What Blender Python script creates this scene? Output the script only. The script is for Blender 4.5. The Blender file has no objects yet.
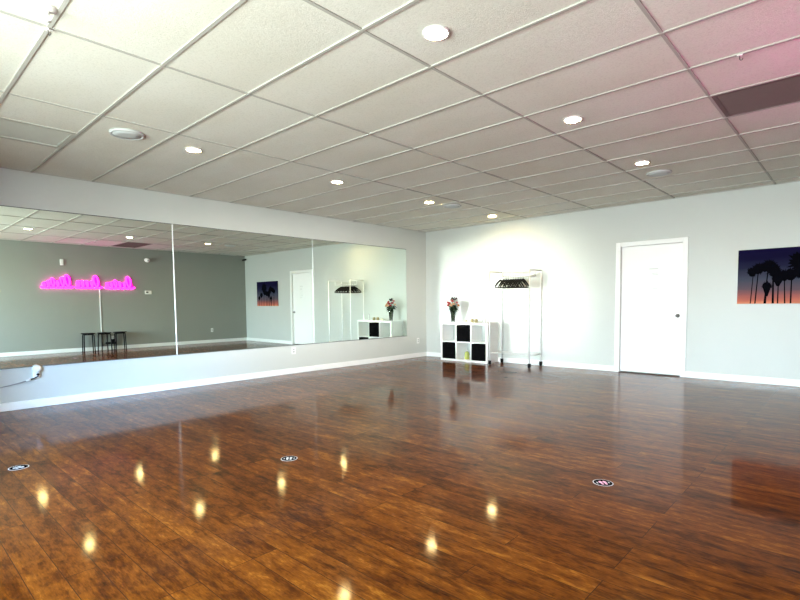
import bpy, bmesh, math, random
from mathutils import Vector, Matrix
random.seed(7)
SC = bpy.context.scene
COL = SC.collection
PI = math.pi

# ------------------------------------------------------------------ room size
H = 2.695            # ceiling height
W = 7.56             # room width (left wall X=0, right wall X=W)
D = 10.0             # front wall at Y=-D, back wall at Y=0
GX, GY = 0.004, -8.234   # ceiling grid offsets
TA, TB = 0.6096, 1.2192

# ------------------------------------------------------------------ materials
def newmat(name):
    m = bpy.data.materials.new(name); m.use_nodes = True
    return m, m.node_tree, m.node_tree.nodes['Principled BSDF']

def pmat(name, col, rough=0.5, metal=0.0, spec=0.5, emit=None, estr=0.0, noise=0.0, nscale=40, bump=0.0,
         trans=0.0, ior=1.45, coat=0.0):
    m, nt, b = newmat(name)
    b.inputs['Base Color'].default_value = (*col, 1)
    b.inputs['Roughness'].default_value = rough
    b.inputs['Metallic'].default_value = metal
    b.inputs['Specular IOR Level'].default_value = spec
    b.inputs['IOR'].default_value = ior
    b.inputs['Transmission Weight'].default_value = trans
    b.inputs['Coat Weight'].default_value = coat
    if emit:
        b.inputs['Emission Color'].default_value = (*emit, 1)
        b.inputs['Emission Strength'].default_value = estr
    if noise or bump:
        tc = nt.nodes.new('ShaderNodeTexCoord')
        n = nt.nodes.new('ShaderNodeTexNoise'); n.inputs['Scale'].default_value = nscale
        n.inputs['Detail'].default_value = 4
        nt.links.new(tc.outputs['Object'], n.inputs['Vector'])
        if noise:
            mx = nt.nodes.new('ShaderNodeMix'); mx.data_type = 'RGBA'
            mx.inputs['A'].default_value = (*[c*(1-noise) for c in col], 1)
            mx.inputs['B'].default_value = (*[min(1, c*(1+noise)) for c in col], 1)
            nt.links.new(n.outputs['Fac'], mx.inputs['Factor'])
            nt.links.new(mx.outputs['Result'], b.inputs['Base Color'])
        if bump:
            bp = nt.nodes.new('ShaderNodeBump'); bp.inputs['Strength'].default_value = bump
            bp.inputs['Distance'].default_value = 0.003
            nt.links.new(n.outputs['Fac'], bp.inputs['Height'])
            nt.links.new(bp.outputs['Normal'], b.inputs['Normal'])
    return m

WALL = (0.55, 0.575, 0.55)
M = dict(
    wall=pmat('wall_paint', WALL, 0.42, noise=0.02, nscale=3, bump=0.05),
    greywall=pmat('mid_grey_wall_paint', (0.285, 0.297, 0.27), 0.45, noise=0.02, nscale=3, bump=0.05),
    white=pmat('white_trim_paint', (0.86, 0.87, 0.86), 0.35, noise=0.02, nscale=8),
    door=pmat('white_door_paint', (0.90, 0.905, 0.90), 0.3, noise=0.01, nscale=5),
    tbar=pmat('ceiling_grid_metal', (0.45, 0.445, 0.41), 0.8, spec=0.03, noise=0.02, nscale=10),
    melamine=pmat('white_melamine', (0.88, 0.88, 0.87), 0.3, noise=0.01, nscale=8),
    black=pmat('black_fabric', (0.004, 0.004, 0.0045), 1.0, noise=0.3, nscale=120, bump=0.3, spec=0.02),
    blackplastic=pmat('black_plastic', (0.006, 0.006, 0.007), 0.6, spec=0.15, noise=0.1, nscale=60),
    blacksteel=pmat('black_powder_coat', (0.005, 0.005, 0.006), 0.5, spec=0.2, noise=0.1, nscale=90),
    plastic=pmat('white_plastic', (0.86, 0.86, 0.84), 0.35, noise=0.01, nscale=30),
    greyplastic=pmat('grey_plastic', (0.30, 0.31, 0.32), 0.45, noise=0.03, nscale=30),
    rack=pmat('white_rack_enamel', (0.85, 0.86, 0.85), 0.25, noise=0.01, nscale=30),
    chrome=pmat('dull_nickel', (0.22, 0.21, 0.20), 0.35, metal=1.0, noise=0.03, nscale=30),
    speaker=pmat('grey_speaker_mesh', (0.60, 0.65, 0.66), 0.6, noise=0.08, nscale=160, bump=0.3),
    sockgrey=pmat('pale_grey_plastic', (0.42, 0.43, 0.43), 0.5, noise=0.03),
    glarepink=pmat('pink_glare_fill', (0.70, 0.07, 0.62), 0.7, spec=0.1, noise=0.02),  # pink stands in for the glare between the neon tubes
    speakrim=pmat('grey_speaker_rim', (0.55, 0.58, 0.58), 0.6, noise=0.03),
    vent=pmat('brown_grille_metal', (0.14, 0.085, 0.083), 0.6, noise=0.1, nscale=30),
    ventdark=pmat('dark_duct', (0.05, 0.03, 0.03), 0.9, noise=0.2, nscale=20),
    slot=pmat('grey_green_diffuser', (0.50, 0.51, 0.46), 0.6, noise=0.05, nscale=14),
    edge=pmat('mirror_edge_dark', (0.10, 0.11, 0.10), 0.4, noise=0.05, nscale=30),
    lamp=pmat('downlight_glow', (1, 0.95, 0.85), 0.5, emit=(1.0, 0.70, 0.29), estr=210, noise=0.01),
    neon=pmat('pink_neon_glow', (0.6, 0.02, 0.5), 0.6, spec=0.1, emit=(1.0, 0.013, 0.46), estr=7.0, noise=0.01),
    cord=pmat('grey_cord', (0.30, 0.31, 0.34), 0.5, noise=0.05),
    leaf=pmat('dark_leaf', (0.006, 0.017, 0.005), 0.6, spec=0.2, noise=0.4, nscale=30),
    stem=pmat('green_stem', (0.06, 0.12, 0.04), 0.5, noise=0.2, nscale=30),
    red=pmat('red_petal', (0.42, 0.012, 0.02), 0.6, noise=0.3, nscale=40),
    peach=pmat('peach_petal', (0.70, 0.36, 0.20), 0.6, noise=0.15, nscale=40),
    pink=pmat('pink_petal', (0.60, 0.14, 0.14), 0.6, noise=0.15, nscale=40),
    plum=pmat('dark_plum_petal', (0.05, 0.012, 0.025), 0.6, noise=0.3, nscale=40),
    orange=pmat('orange_petal', (0.45, 0.14, 0.02), 0.6, noise=0.3, nscale=40),
    gold=pmat('gold_jar_glass', (0.34, 0.28, 0.14), 0.35, noise=0.15, nscale=30),
    wax=pmat('cream_wax', (0.80, 0.74, 0.60), 0.5, noise=0.05, nscale=30),
    lime=pmat('yellow_green_liquid', (0.42, 0.45, 0.10), 0.3, noise=0.08, nscale=20),
    photo=pmat('grey_photo_print', (0.55, 0.56, 0.55), 0.4, noise=0.3, nscale=14),
    ink=pmat('black_print', (0.003, 0.003, 0.005), 0.95, spec=0.0, noise=0.1, nscale=40),
    rim=pmat('white_print', (0.50, 0.50, 0.52), 0.8, spec=0.1, noise=0.05, nscale=40),
    pinkprint=pmat('pink_print', (0.75, 0.42, 0.58), 0.8, spec=0.1, noise=0.05, nscale=40),
    paper=pmat('white_paper', (0.88, 0.89, 0.88), 0.6, noise=0.01),
    greyink=pmat('pale_grey_ink', (0.62, 0.64, 0.63), 0.6, noise=0.03),
    frame=pmat('window_frame_metal', (0.30, 0.31, 0.32), 0.4, metal=0.6, noise=0.04),
)

def mirror_mat():
    m, nt, b = newmat('silvered_mirror_glass')
    b.inputs['Metallic'].default_value = 1.0
    b.inputs['Roughness'].default_value = 0.0
    tc = nt.nodes.new('ShaderNodeTexCoord'); n = nt.nodes.new('ShaderNodeTexNoise')
    n.inputs['Scale'].default_value = 1.5
    nt.links.new(tc.outputs['Object'], n.inputs['Vector'])
    mx = nt.nodes.new('ShaderNodeMix'); mx.data_type = 'RGBA'
    mx.inputs['A'].default_value = (0.80, 0.885, 0.835, 1); mx.inputs['B'].default_value = (0.82, 0.90, 0.85, 1)
    nt.links.new(n.outputs['Fac'], mx.inputs['Factor']); nt.links.new(mx.outputs['Result'], b.inputs['Base Color'])
    return m
M['mirror'] = mirror_mat()

def glass_mat(name, tint, fres=1.45):
    m = bpy.data.materials.new(name); m.use_nodes = True; nt = m.node_tree; nt.nodes.clear()
    out = nt.nodes.new('ShaderNodeOutputMaterial'); mix = nt.nodes.new('ShaderNodeMixShader')
    t = nt.nodes.new('ShaderNodeBsdfTransparent'); g = nt.nodes.new('ShaderNodeBsdfGlossy')
    f = nt.nodes.new('ShaderNodeFresnel'); f.inputs['IOR'].default_value = fres
    t.inputs['Color'].default_value = (*tint, 1); g.inputs['Roughness'].default_value = 0.02
    nt.links.new(f.outputs[0], mix.inputs[0]); nt.links.new(t.outputs[0], mix.inputs[1]); nt.links.new(g.outputs[0], mix.inputs[2])
    nt.links.new(mix.outputs[0], out.inputs[0])
    return m
M['pane'] = glass_mat('window_glass', (0.97, 0.98, 0.98), 1.2)
M['vase'] = glass_mat('smoky_vase_glass', (0.78, 0.80, 0.78), 1.5)

def floor_mat():
    m, nt, b = newmat('glossy_brown_planks')
    N, L = nt.nodes, nt.links
    tc = N.new('ShaderNodeTexCoord')
    br = N.new('ShaderNodeTexBrick')
    br.inputs['Scale'].default_value = 1.0
    br.inputs['Brick Width'].default_value = 1.25; br.inputs['Row Height'].default_value = 0.125
    br.inputs['Mortar Size'].default_value = 0.0018; br.inputs['Mortar Smooth'].default_value = 0.2
    br.offset = 0.37; br.offset_frequency = 3
    br.inputs['Color1'].default_value = (0, 0, 0, 1); br.inputs['Color2'].default_value = (1, 1, 1, 1)
    br.inputs['Mortar'].default_value = (0.5, 0.5, 0.5, 1); br.inputs['Bias'].default_value = 0.0
    L.new(tc.outputs['Object'], br.inputs['Vector'])
    sep = N.new('ShaderNodeSeparateColor'); L.new(br.outputs['Color'], sep.inputs[0])
    def math_(op, a, bv):
        k = N.new('ShaderNodeMath'); k.operation = op
        for i, v in enumerate((a, bv)):
            if isinstance(v, (int, float)): k.inputs[i].default_value = v
            else: L.new(v, k.inputs[i])
        return k.outputs[0]
    wv = math_('MULTIPLY', sep.outputs[0], 9.0)
    def noise(scale, sx, sy, det, rgh, dist):
        mp = N.new('ShaderNodeMapping'); mp.inputs['Scale'].default_value = (sx, sy, 1)
        L.new(tc.outputs['Object'], mp.inputs['Vector'])
        n = N.new('ShaderNodeTexNoise'); n.noise_dimensions = '4D'; n.inputs['Scale'].default_value = scale
        n.inputs['Detail'].default_value = det; n.inputs['Roughness'].default_value = rgh; n.inputs['Distortion'].default_value = dist
        L.new(wv, n.inputs['W']); L.new(mp.outputs[0], n.inputs['Vector'])
        return n.outputs['Fac']
    n1 = noise(3.2, 1.0, 6.0, 7, 0.62, 0.3)      # grain along the plank
    n2 = noise(9.0, 1.0, 2.2, 5, 0.65, 0.8)      # small mottles
    n3 = noise(26.0, 1.0, 6.0, 4, 0.6, 0.2)      # fine flecks
    f = math_('ADD', math_('MULTIPLY', n1, 0.42), math_('MULTIPLY', n2, 0.36))
    f = math_('ADD', f, math_('MULTIPLY', n3, 0.24))
    f = math_('ADD', f, math_('MULTIPLY', math_('SUBTRACT', sep.outputs[0], 0.5), 0.07))
    cr = N.new('ShaderNodeValToRGB'); e = cr.color_ramp.elements
    e[0].position = 0.36; e[0].color = (0.016, 0.0035, 0.0006, 1)
    e[1].position = 0.70; e[1].color = (0.32, 0.115, 0.0125, 1)
    k = e.new(0.45); k.color = (0.056, 0.0125, 0.0012, 1)
    k = e.new(0.56); k.color = (0.135, 0.036, 0.0034, 1)
    L.new(f, cr.inputs[0])
    mx = N.new('ShaderNodeMix'); mx.data_type = 'RGBA'
    L.new(br.outputs['Fac'], mx.inputs['Factor']); L.new(cr.outputs['Color'], mx.inputs['A'])
    mx.inputs['B'].default_value = (0.025, 0.008, 0.003, 1)
    L.new(mx.outputs['Result'], b.inputs['Base Color'])
    b.inputs['Roughness'].default_value = 0.085
    b.inputs['IOR'].default_value = 1.19
    b.inputs['Specular IOR Level'].default_value = 0.5
    # very gentle scraped-plank waviness
    hb = math_('SUBTRACT', noise(1.6, 1.0, 3.0, 1.0, 0.4, 0.0), math_('MULTIPLY', br.outputs['Fac'], 0.25))
    bp = N.new('ShaderNodeBump'); bp.inputs['Strength'].default_value = 0.05; bp.inputs['Distance'].default_value = 0.004
    L.new(hb, bp.inputs['Height']); L.new(bp.outputs['Normal'], b.inputs['Normal'])
    # worn varnish: part of the sheen is a broader lobe
    b2 = N.new('ShaderNodeBsdfPrincipled'); b2.inputs['Roughness'].default_value = 0.30; b2.inputs['IOR'].default_value = b.inputs['IOR'].default_value
    L.new(mx.outputs['Result'], b2.inputs['Base Color']); L.new(bp.outputs['Normal'], b2.inputs['Normal'])
    ms = N.new('ShaderNodeMixShader'); ms.inputs[0].default_value = 0.31
    out = next(n for n in N if n.type == 'OUTPUT_MATERIAL')
    L.new(b.outputs[0], ms.inputs[1]); L.new(b2.outputs[0], ms.inputs[2]); L.new(ms.outputs[0], out.inputs['Surface'])
    return m
M['floor'] = floor_mat()

def tile_mat():
    m, nt, b = newmat('mineral_fibre_tile')
    N, L = nt.nodes, nt.links
    tc = N.new('ShaderNodeTexCoord')
    n = N.new('ShaderNodeTexNoise'); n.inputs['Scale'].default_value = 85; n.inputs['Detail'].default_value = 5; n.inputs['Roughness'].default_value = 0.75
    L.new(tc.outputs['Object'], n.inputs['Vector'])
    big = N.new('ShaderNodeTexNoise'); big.inputs['Scale'].default_value = 1.1; big.inputs['Detail'].default_value = 3
    L.new(tc.outputs['Object'], big.inputs['Vector'])
    cr = N.new('ShaderNodeValToRGB'); e = cr.color_ramp.elements
    e[0].position = 0.30; e[0].color = (0.64, 0.645, 0.59, 1); e[1].position = 0.50; e[1].color = (0.78, 0.785, 0.725, 1)
    L.new(n.outputs['Fac'], cr.inputs[0])
    mx = N.new('ShaderNodeMix'); mx.data_type = 'RGBA'; mx.blend_type = 'MULTIPLY'; mx.inputs['Factor'].default_value = 1.0
    cr2 = N.new('ShaderNodeValToRGB'); e = cr2.color_ramp.elements
    e[0].position = 0.35; e[0].color = (0.94, 0.93, 0.90, 1); e[1].position = 0.65; e[1].color = (1, 1, 1, 1)
    L.new(big.outputs['Fac'], cr2.inputs[0])
    L.new(cr.outputs['Color'], mx.inputs['A']); L.new(cr2.outputs['Color'], mx.inputs['B'])
    L.new(mx.outputs['Result'], b.inputs['Base Color'])
    b.inputs['Roughness'].default_value = 0.9; b.inputs['Specular IOR Level'].default_value = 0.2
    bp = N.new('ShaderNodeBump'); bp.inputs['Strength'].default_value = 0.42; bp.inputs['Distance'].default_value = 0.005
    L.new(n.outputs['Fac'], bp.inputs['Height']); L.new(bp.outputs['Normal'], b.inputs['Normal'])
    return m
M['tile'] = tile_mat()

def sunset_mat():
    m, nt, b = newmat('sunset_print')
    N, L = nt.nodes, nt.links
    tc = N.new('ShaderNodeTexCoord'); sp = N.new('ShaderNodeSeparateXYZ')
    L.new(tc.outputs['Generated'], sp.inputs[0])
    n = N.new('ShaderNodeTexNoise'); n.inputs['Scale'].default_value = 3.0; n.inputs['Detail'].default_value = 4
    mp = N.new('ShaderNodeMapping'); mp.inputs['Scale'].default_value = (0.7, 1, 3.5)
    L.new(tc.outputs['Generated'], mp.inputs['Vector']); L.new(mp.outputs[0], n.inputs['Vector'])
    ma = N.new('ShaderNodeMath'); ma.operation = 'MULTIPLY_ADD'; ma.inputs[1].default_value = 0.12; 
    L.new(n.outputs['Fac'], ma.inputs[0])
    sb = N.new('ShaderNodeMath'); sb.operation = 'SUBTRACT'; sb.inputs[1].default_value = 0.06
    L.new(sp.outputs['Z'], sb.inputs[0]); L.new(sb.outputs[0], ma.inputs[2])
    cr = N.new('ShaderNodeValToRGB'); e = cr.color_ramp.elements
    e[0].position = 0.0; e[0].color = (0.70, 0.27, 0.16, 1)
    e[1].position = 1.0; e[1].color = (0.008, 0.006, 0.036, 1)
    for p, c in ((0.06, (0.52, 0.15, 0.105)), (0.15, (0.31, 0.11, 0.105)), (0.27, (0.125, 0.088, 0.112)), (0.44, (0.062, 0.070, 0.104)), (0.68, (0.018, 0.019, 0.050)), (0.85, (0.007, 0.006, 0.030))):
        k = e.new(p); k.color = (*c, 1)
    L.new(ma.outputs[0], cr.inputs[0]); L.new(cr.outputs['Color'], b.inputs['Base Color'])
    b.inputs['Roughness'].default_value = 0.9; b.inputs['Specular IOR Level'].default_value = 0.03
    return m
M['sunset'] = sunset_mat()

# ------------------------------------------------------------------ mesh helpers
class MB:
    """collects shapes into one mesh"""
    def __init__(s): s.bm = bmesh.new(); s.mi = 0; s.sm = False
    def _f(s, vs):
        try:
            f = s.bm.faces.new(vs); f.material_index = s.mi; f.smooth = s.sm; return f
        except ValueError: return None
    def box(s, x0, y0, z0, x1, y1, z1):
        x0, x1 = sorted((x0, x1)); y0, y1 = sorted((y0, y1)); z0, z1 = sorted((z0, z1))
        v = [s.bm.verts.new(p) for p in ((x0,y0,z0),(x1,y0,z0),(x1,y1,z0),(x0,y1,z0),(x0,y0,z1),(x1,y0,z1),(x1,y1,z1),(x0,y1,z1))]
        for q in ((0,3,2,1),(4,5,6,7),(0,1,5,4),(1,2,6,5),(2,3,7,6),(3,0,4,7)): s._f([v[i] for i in q])
        return s
    def rbox(s, x0, y0, z0, x1, y1, z1, r=0.004, seg=2):
        b = bmesh.new(); t = MB.__new__(MB); t.bm = b; t.mi = s.mi; t.sm = False
        MB.box(t, x0, y0, z0, x1, y1, z1)
        bmesh.ops.bevel(b, geom=list(b.edges), offset=r, segments=seg, profile=0.5, affect='EDGES')
        s.merge(b); b.free(); return s
    def merge(s, b, mat=None):
        vm = {}
        for v in b.verts: vm[v] = s.bm.verts.new(mat @ v.co if mat else v.co)
        for f in b.faces:
            g = s._f([vm[v] for v in f.verts])
            if g: g.material_index = max(f.material_index, s.mi); g.smooth = f.smooth
        return s
    def ring(s, c, ax1, ax2, r, n):
        return [s.bm.verts.new(c + (ax1*math.cos(2*PI*i/n) + ax2*math.sin(2*PI*i/n))*r) for i in range(n)]
    def tube(s, pts, r, n=10, closed=False, caps=True):
        pts = [Vector(p) for p in pts]; rs = r if isinstance(r, (list, tuple)) else [r]*len(pts)
        s.sm = True; rings = []; up = None
        m = len(pts)
        for i, p in enumerate(pts):
            a = pts[(i-1) % m] if (closed or i > 0) else p
            b = pts[(i+1) % m] if (closed or i < m-1) else p
            t = (b-a).normalized()
            if up is None:
                up = Vector((0,0,1)) if abs(t.z) < 0.9 else Vector((1,0,0))
            x = t.cross(up)
            if x.length < 1e-5: x = t.cross(Vector((0.3,1,0.2)))
            x.normalize(); y = x.cross(t).normalized(); up = y
            rings.append(s.ring(p, x, y, rs[i], n))
        for i in range(m if closed else m-1):
            A, B = rings[i], rings[(i+1) % m]
            for k in range(n): s._f((A[k], A[(k+1) % n], B[(k+1) % n], B[k]))
        if caps and not closed:
            s.sm = False
            s._f(list(reversed(rings[0]))); s._f(rings[-1])
        s.sm = False
        return s
    def lathe(s, prof, c=(0,0,0), ax='Z', n=24, smooth=True):
        """prof: list of (r, h) along axis"""
        c = Vector(c); A = {'X': (Vector((0,1,0)), Vector((0,0,1)), Vector((1,0,0))),
                            'Y': (Vector((0,0,1)), Vector((1,0,0)), Vector((0,1,0))),
                            'Z': (Vector((1,0,0)), Vector((0,1,0)), Vector((0,0,1)))}[ax]
        s.sm = smooth; rings = []
        for r, h in prof:
            if r < 1e-6: rings.append([s.bm.verts.new(c + A[2]*h)])
            else: rings.append(s.ring(c + A[2]*h, A[0], A[1], r, n))
        for P, Q in zip(rings, rings[1:]):
            for k in range(n):
                a, b_ = P[k % len(P)], P[(k+1) % len(P)]; d, e = Q[k % len(Q)], Q[(k+1) % len(Q)]
                vs = []
                for v in (a, b_, e, d):
                    if v not in vs: vs.append(v)
                if len(vs) >= 3: s._f(vs)
        s.sm = False
        return s
    def poly(s, pts):
        return s._f([s.bm.verts.new(p) for p in pts])
    def ball(s, c, r, sc=(1,1,1), seg=14, rings=9):
        prof = [(r*math.sin(PI*i/rings), -r*math.cos(PI*i/rings)) for i in range(rings+1)]
        t = MB(); t.lathe(prof, n=seg); s.merge(t.bm, Matrix.Translation(c) @ Matrix.Diagonal((*sc, 1))); t.bm.free(); return s
    def build(s, name, mats, parent=None, loc=None, recalc=True):
        if recalc: bmesh.ops.recalc_face_normals(s.bm, faces=s.bm.faces)
        me = bpy.data.meshes.new(name); s.bm.to_mesh(me); s.bm.free()
        for m in (mats if isinstance(mats, (list, tuple)) else [mats]): me.materials.append(m)
        o = bpy.data.objects.new(name, me); COL.objects.link(o)
        if parent: o.parent = parent
        if loc: o.location = loc
        return o

def tag(o, label=None, cat=None, group=None, kind=None):
    if label: o['label'] = label
    if cat: o['category'] = cat
    if group: o['group'] = group
    if kind: o['kind'] = kind
    return o
def thing(name, label, cat, loc=(0,0,0), rz=0, group=None):
    o = bpy.data.objects.new(name, None); o.empty_display_size = 0.1; COL.objects.link(o)
    o.location = loc; o.rotation_euler = (0,0,rz)
    return tag(o, label, cat, group)
def struct(name, mb, mat, label, cat, parent=None):
    o = mb.build(name, mat, parent)
    if parent is None: tag(o, label, cat, kind='structure')
    return o
def dup(root, loc, label, rz=None):
    r = root.copy(); COL.objects.link(r); r.location = loc
    if rz is not None: r.rotation_euler = (0,0,rz)
    r['label'] = label
    for ch in list(root.children):
        c = ch.copy(); COL.objects.link(c); c.parent = r
        for g in list(ch.children):
            d = g.copy(); COL.objects.link(d); d.parent = c
    return r

# ------------------------------------------------------------------ room shell
T = 0.12
struct('floor', MB().box(-T, -D-T, -0.1, W+T, T, 0), M['floor'], 'glossy dark reddish brown plank floor of the studio', 'floor')

ceil = MB()
# tiles: each panel slightly off level in its grid cell
ceil.mi = 0
xs = [0.0] + [GX + b*TB for b in range(1, 7)] + [W]
ys = [-D] + [GY + a*TA for a in range(-2, 14)] + [0.0]
SPK = [(2.135, -6.716), (2.183, -1.952), (5.155, -1.794)]
HOLES = []
for i in range(len(xs)-1):
    for j in range(len(ys)-1):
        x0, x1, y0, y1 = xs[i], xs[i+1], ys[j], ys[j+1]
        if i == 5 and abs(y0-(GY+7*TA)) < 0.01: continue     # return grille opening
        if i == 1 and abs(y0-(GY+1*TA)) < 0.01: x0 = GX + 1.5*TB  # supply diffuser takes half of this cell
        q = [random.uniform(0.000, 0.004) for _ in range(4)]
        if (y1 > -3.2): q = [random.uniform(0.0, 0.007) for _ in range(4)]
        zz = H + 0.004
        ceil.poly([(x0,y0,zz+q[0]), (x0,y1,zz+q[3]), (x1,y1,zz+q[2]), (x1,y0,zz+q[1])])
# solid slab above so no daylight leaks in
ceil.box(-T, -D-T, H+0.20, W+T, T, H+0.30)
ceil.mi = 1
for yv in ys[1:-1]: ceil.box(0, yv-0.011, H-0.0015, W, yv+0.011, H+0.012)
for xv in xs[2:-1]: ceil.box(xv-0.010, -D, H+0.000, xv+0.010, 0, H+0.012)
# wall angle round the edge
ceil.box(0, -D, H, 0.022, 0, H+0.012); ceil.box(W-0.022, -D, H, W, 0, H+0.012)
ceil.box(0, -0.022, H, W, 0, H+0.012); ceil.box(0, -D, H, W, -D+0.022, H+0.012)
struct('ceiling', ceil, [M['tile'], M['tbar']], 'suspended white tile ceiling on a metal grid', 'ceiling')

struct('wall_left', MB().box(-T, -D-T, 0, 0, T, H+0.2), M['wall'], 'pale grey wall carrying the long mirror', 'wall')
struct('wall_right', MB().box(W, -D-T, 0, W+T, T, H+0.2), M['greywall'], 'grey wall opposite the mirror, seen only in the mirror', 'wall')

# back wall with door opening
DX0, DX1, DZ = 4.112, 5.012, 2.032
wb = MB()
wb.box(0, 0, 0, DX0-0.02, T, H+0.2); wb.box(DX1+0.02, 0, 0, W, T, H+0.2); wb.box(DX0-0.02, 0, DZ+0.02, DX1+0.02, T, H+0.2)
wb.box(DX0-0.1, T, -0.02, DX1+0.1, T+0.05, DZ+0.2)  # added unseen plate behind the door, blocks daylight at the gap
struct('wall_back', wb, M['wall'], 'pale grey wall with the white door', 'wall')

# front wall (behind the camera) with storefront windows
WIN = [(3.45, 4.80), (4.92, 6.27)]; WZ0, WZ1 = 0.50, 2.25
wf = MB(); cur = 0
for a, b in WIN:
    wf.box(cur, -D-T, 0, a, -D, H+0.2); wf.box(a, -D-T, 0, b, -D, WZ0); wf.box(a, -D-T, WZ1, b, -D, H+0.2); cur = b
wf.box(cur, -D-T, 0, W, -D, H+0.2)
struct('wall_front', wf, M['wall'], 'front wall with the storefront windows', 'wall')
for i, (a, b) in enumerate(WIN):
    fr = MB(); y0, y1 = -D-0.09, -D-0.03
    fr.box(a, y0, WZ0, a+0.045, y1, WZ1); fr.box(b-0.045, y0, WZ0, b, y1, WZ1)
    fr.box(a, y0, WZ0, b, y1, WZ0+0.05); fr.box(a, y0, WZ1-0.05, b, y1, WZ1)
    w = struct('window_%d' % (i+1), fr, M['frame'], '%s storefront window behind the camera' % ('left', 'right')[i], 'window')
    MB().box(a+0.045, -D-0.064, WZ0+0.05, b-0.045, -D-0.058, WZ1-0.05).build('window_pane', M['pane'], w)

def baseboard(name, segs, label):
    mb = MB()
    for x0, y0, x1, y1 in segs:
        dx, dy = x1-x0, y1-y0
        mb.rbox(x0, y0, 0.0, x1, y1, 0.092, 0.003)
    struct(name, mb, M['white'], label, 'baseboard')
bt = 0.014
baseboard('baseboard_left', [(0, -D+bt, bt, 0)], 'white baseboard under the long mirror')
baseboard('baseboard_right', [(W-bt, -D+bt, W, 0)], 'white baseboard under the pink neon sign')
baseboard('baseboard_back', [(bt, -bt, DX0-0.075, 0), (DX1+0.07, -bt, W-bt, 0)], 'white baseboard either side of the door')
baseboard('baseboard_front', [(0, -D, W, -D+bt)], 'white baseboard under the front windows')

# door
tr = MB()
tr.rbox(DX0-0.075, -0.018, 0, DX0, 0.0, DZ+0.07, 0.003); tr.rbox(DX1, -0.018, 0, DX1+0.07, 0.0, DZ+0.07, 0.003)
tr.rbox(DX0, -0.018, DZ, DX1, 0.0, DZ+0.07, 0.003)
tr.box(DX0-0.02, 0.0, 0, DX0, T, DZ+0.02); tr.box(DX1, 0.0, 0, DX1+0.02, T, DZ+0.02); tr.box(DX0, 0.0, DZ, DX1, T, DZ+0.02)
d1 = struct('door_1', tr, M['white'], 'plain white flush door with round knob in the back wall', 'door')
MB().rbox(DX0+0.005, 0.030, 0.020, DX1-0.005, 0.072, DZ-0.004, 0.002).build('door_slab', M['door'], d1)
kn = MB(); kx, kz = 4.952, 0.928
kn.lathe([(0.0, 0.0), (0.030, 0.0), (0.030, -0.006), (0.012, -0.010), (0.011, -0.026), (0.020, -0.032), (0.025, -0.042), (0.021, -0.052), (0.0, -0.056)], (kx, 0.030, kz), 'Y', 20)
tag(kn.build('door_knob', M['chrome'], d1), 'dull metal round knob')
# paper notice on door
nt_ = MB(); nt_.box(4.525, 0.0285, 1.31, 4.70, 0.030, 1.69); nt_.mi = 1
nt_.box(4.535, 0.0278, 1.652, 4.665, 0.0286, 1.664)
for k, (zz, x0, x1) in enumerate(((1.585, 4.575, 4.668), (1.560, 4.580, 4.670), (1.40, 4.56, 4.60), (1.385, 4.62, 4.64), (1.345, 4.59, 4.66))):
    nt_.box(x0, 0.0278, zz, x1, 0.0286, zz+0.008)
tag(nt_.build('paper_notice', [M['paper'], M['greyink']]), 'faint white paper notice stuck on the white door', 'notice')

# ------------------------------------------------------------------ mirror panels
MZ0, MZ1 = 0.480, 2.280
def mprof(z):
    # the glass leans in by a hair towards the top
    x = 0.0060 + max(0, z-0.48)*math.tan(math.radians(0.10))
    return x
def mirror_panel(y0, y1, label, strip):
    root = thing('wall_mirror', label, 'mirror', (0, (y0+y1)/2, MZ0), 0, 'wall mirror panels')
    mb = MB(); h = (y1-y0)/2
    zs = [MZ0 + (MZ1-MZ0)*k/4 for k in range(5)]
    mb.sm = True
    fr = [(mb.bm.verts.new((mprof(z), -h, z-MZ0)), mb.bm.verts.new((mprof(z), h, z-MZ0))) for z in zs]
    for a, b in zip(fr, fr[1:]): mb._f((a[0], a[1], b[1], b[0]))
    mb.sm = False; mb.mi = 1
    fr = [(mb.bm.verts.new((mprof(z), -h, z-MZ0)), mb.bm.verts.new((mprof(z), h, z-MZ0))) for z in zs]
    bk = [mb.bm.verts.new(p) for p in ((0.0005,-h,0), (0.0005,h,0), (0.0005,h,MZ1-MZ0), (0.0005,-h,MZ1-MZ0))]
    mb._f((bk[0], bk[3], bk[2], bk[1]))
    mb._f([f[0] for f in fr] + [bk[3], bk[0]]); mb._f([bk[1], bk[2]] + [f[1] for f in reversed(fr)])
    mb._f((fr[0][0], bk[0], bk[1], fr[0][1])); mb._f((fr[-1][1], bk[2], bk[3], fr[-1][0]))
    mb.build('mirror_glass', [M['mirror'], M['edge']], root)
    MB().box(0.0005, -h, -0.006, 0.013, h, 0.002).build('bottom_channel', M['edge'], root)
    MB().box(0.0005, -h, MZ1-MZ0-0.002, 0.013, h, MZ1-MZ0+0.006).build('top_channel', M['edge'], root)
    if strip:
        tag(MB().box(0.0005, h-strip, -0.004, 0.014, h, MZ1-MZ0+0.003).build('seam_strip', M['white'] if strip > 0.006 else M['speakrim'], root), 'white vertical seam strip')
mirror_panel(-7.83, -5.444, 'left mirror panel reflecting the pink neon sign and stools', 0.010)
mirror_panel(-5.440, -3.064, 'middle mirror panel reflecting the sunset picture and the door', 0.004)
mirror_panel(-3.060, -0.650, 'right mirror panel reflecting the garment rack and cube shelf', 0)

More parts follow.
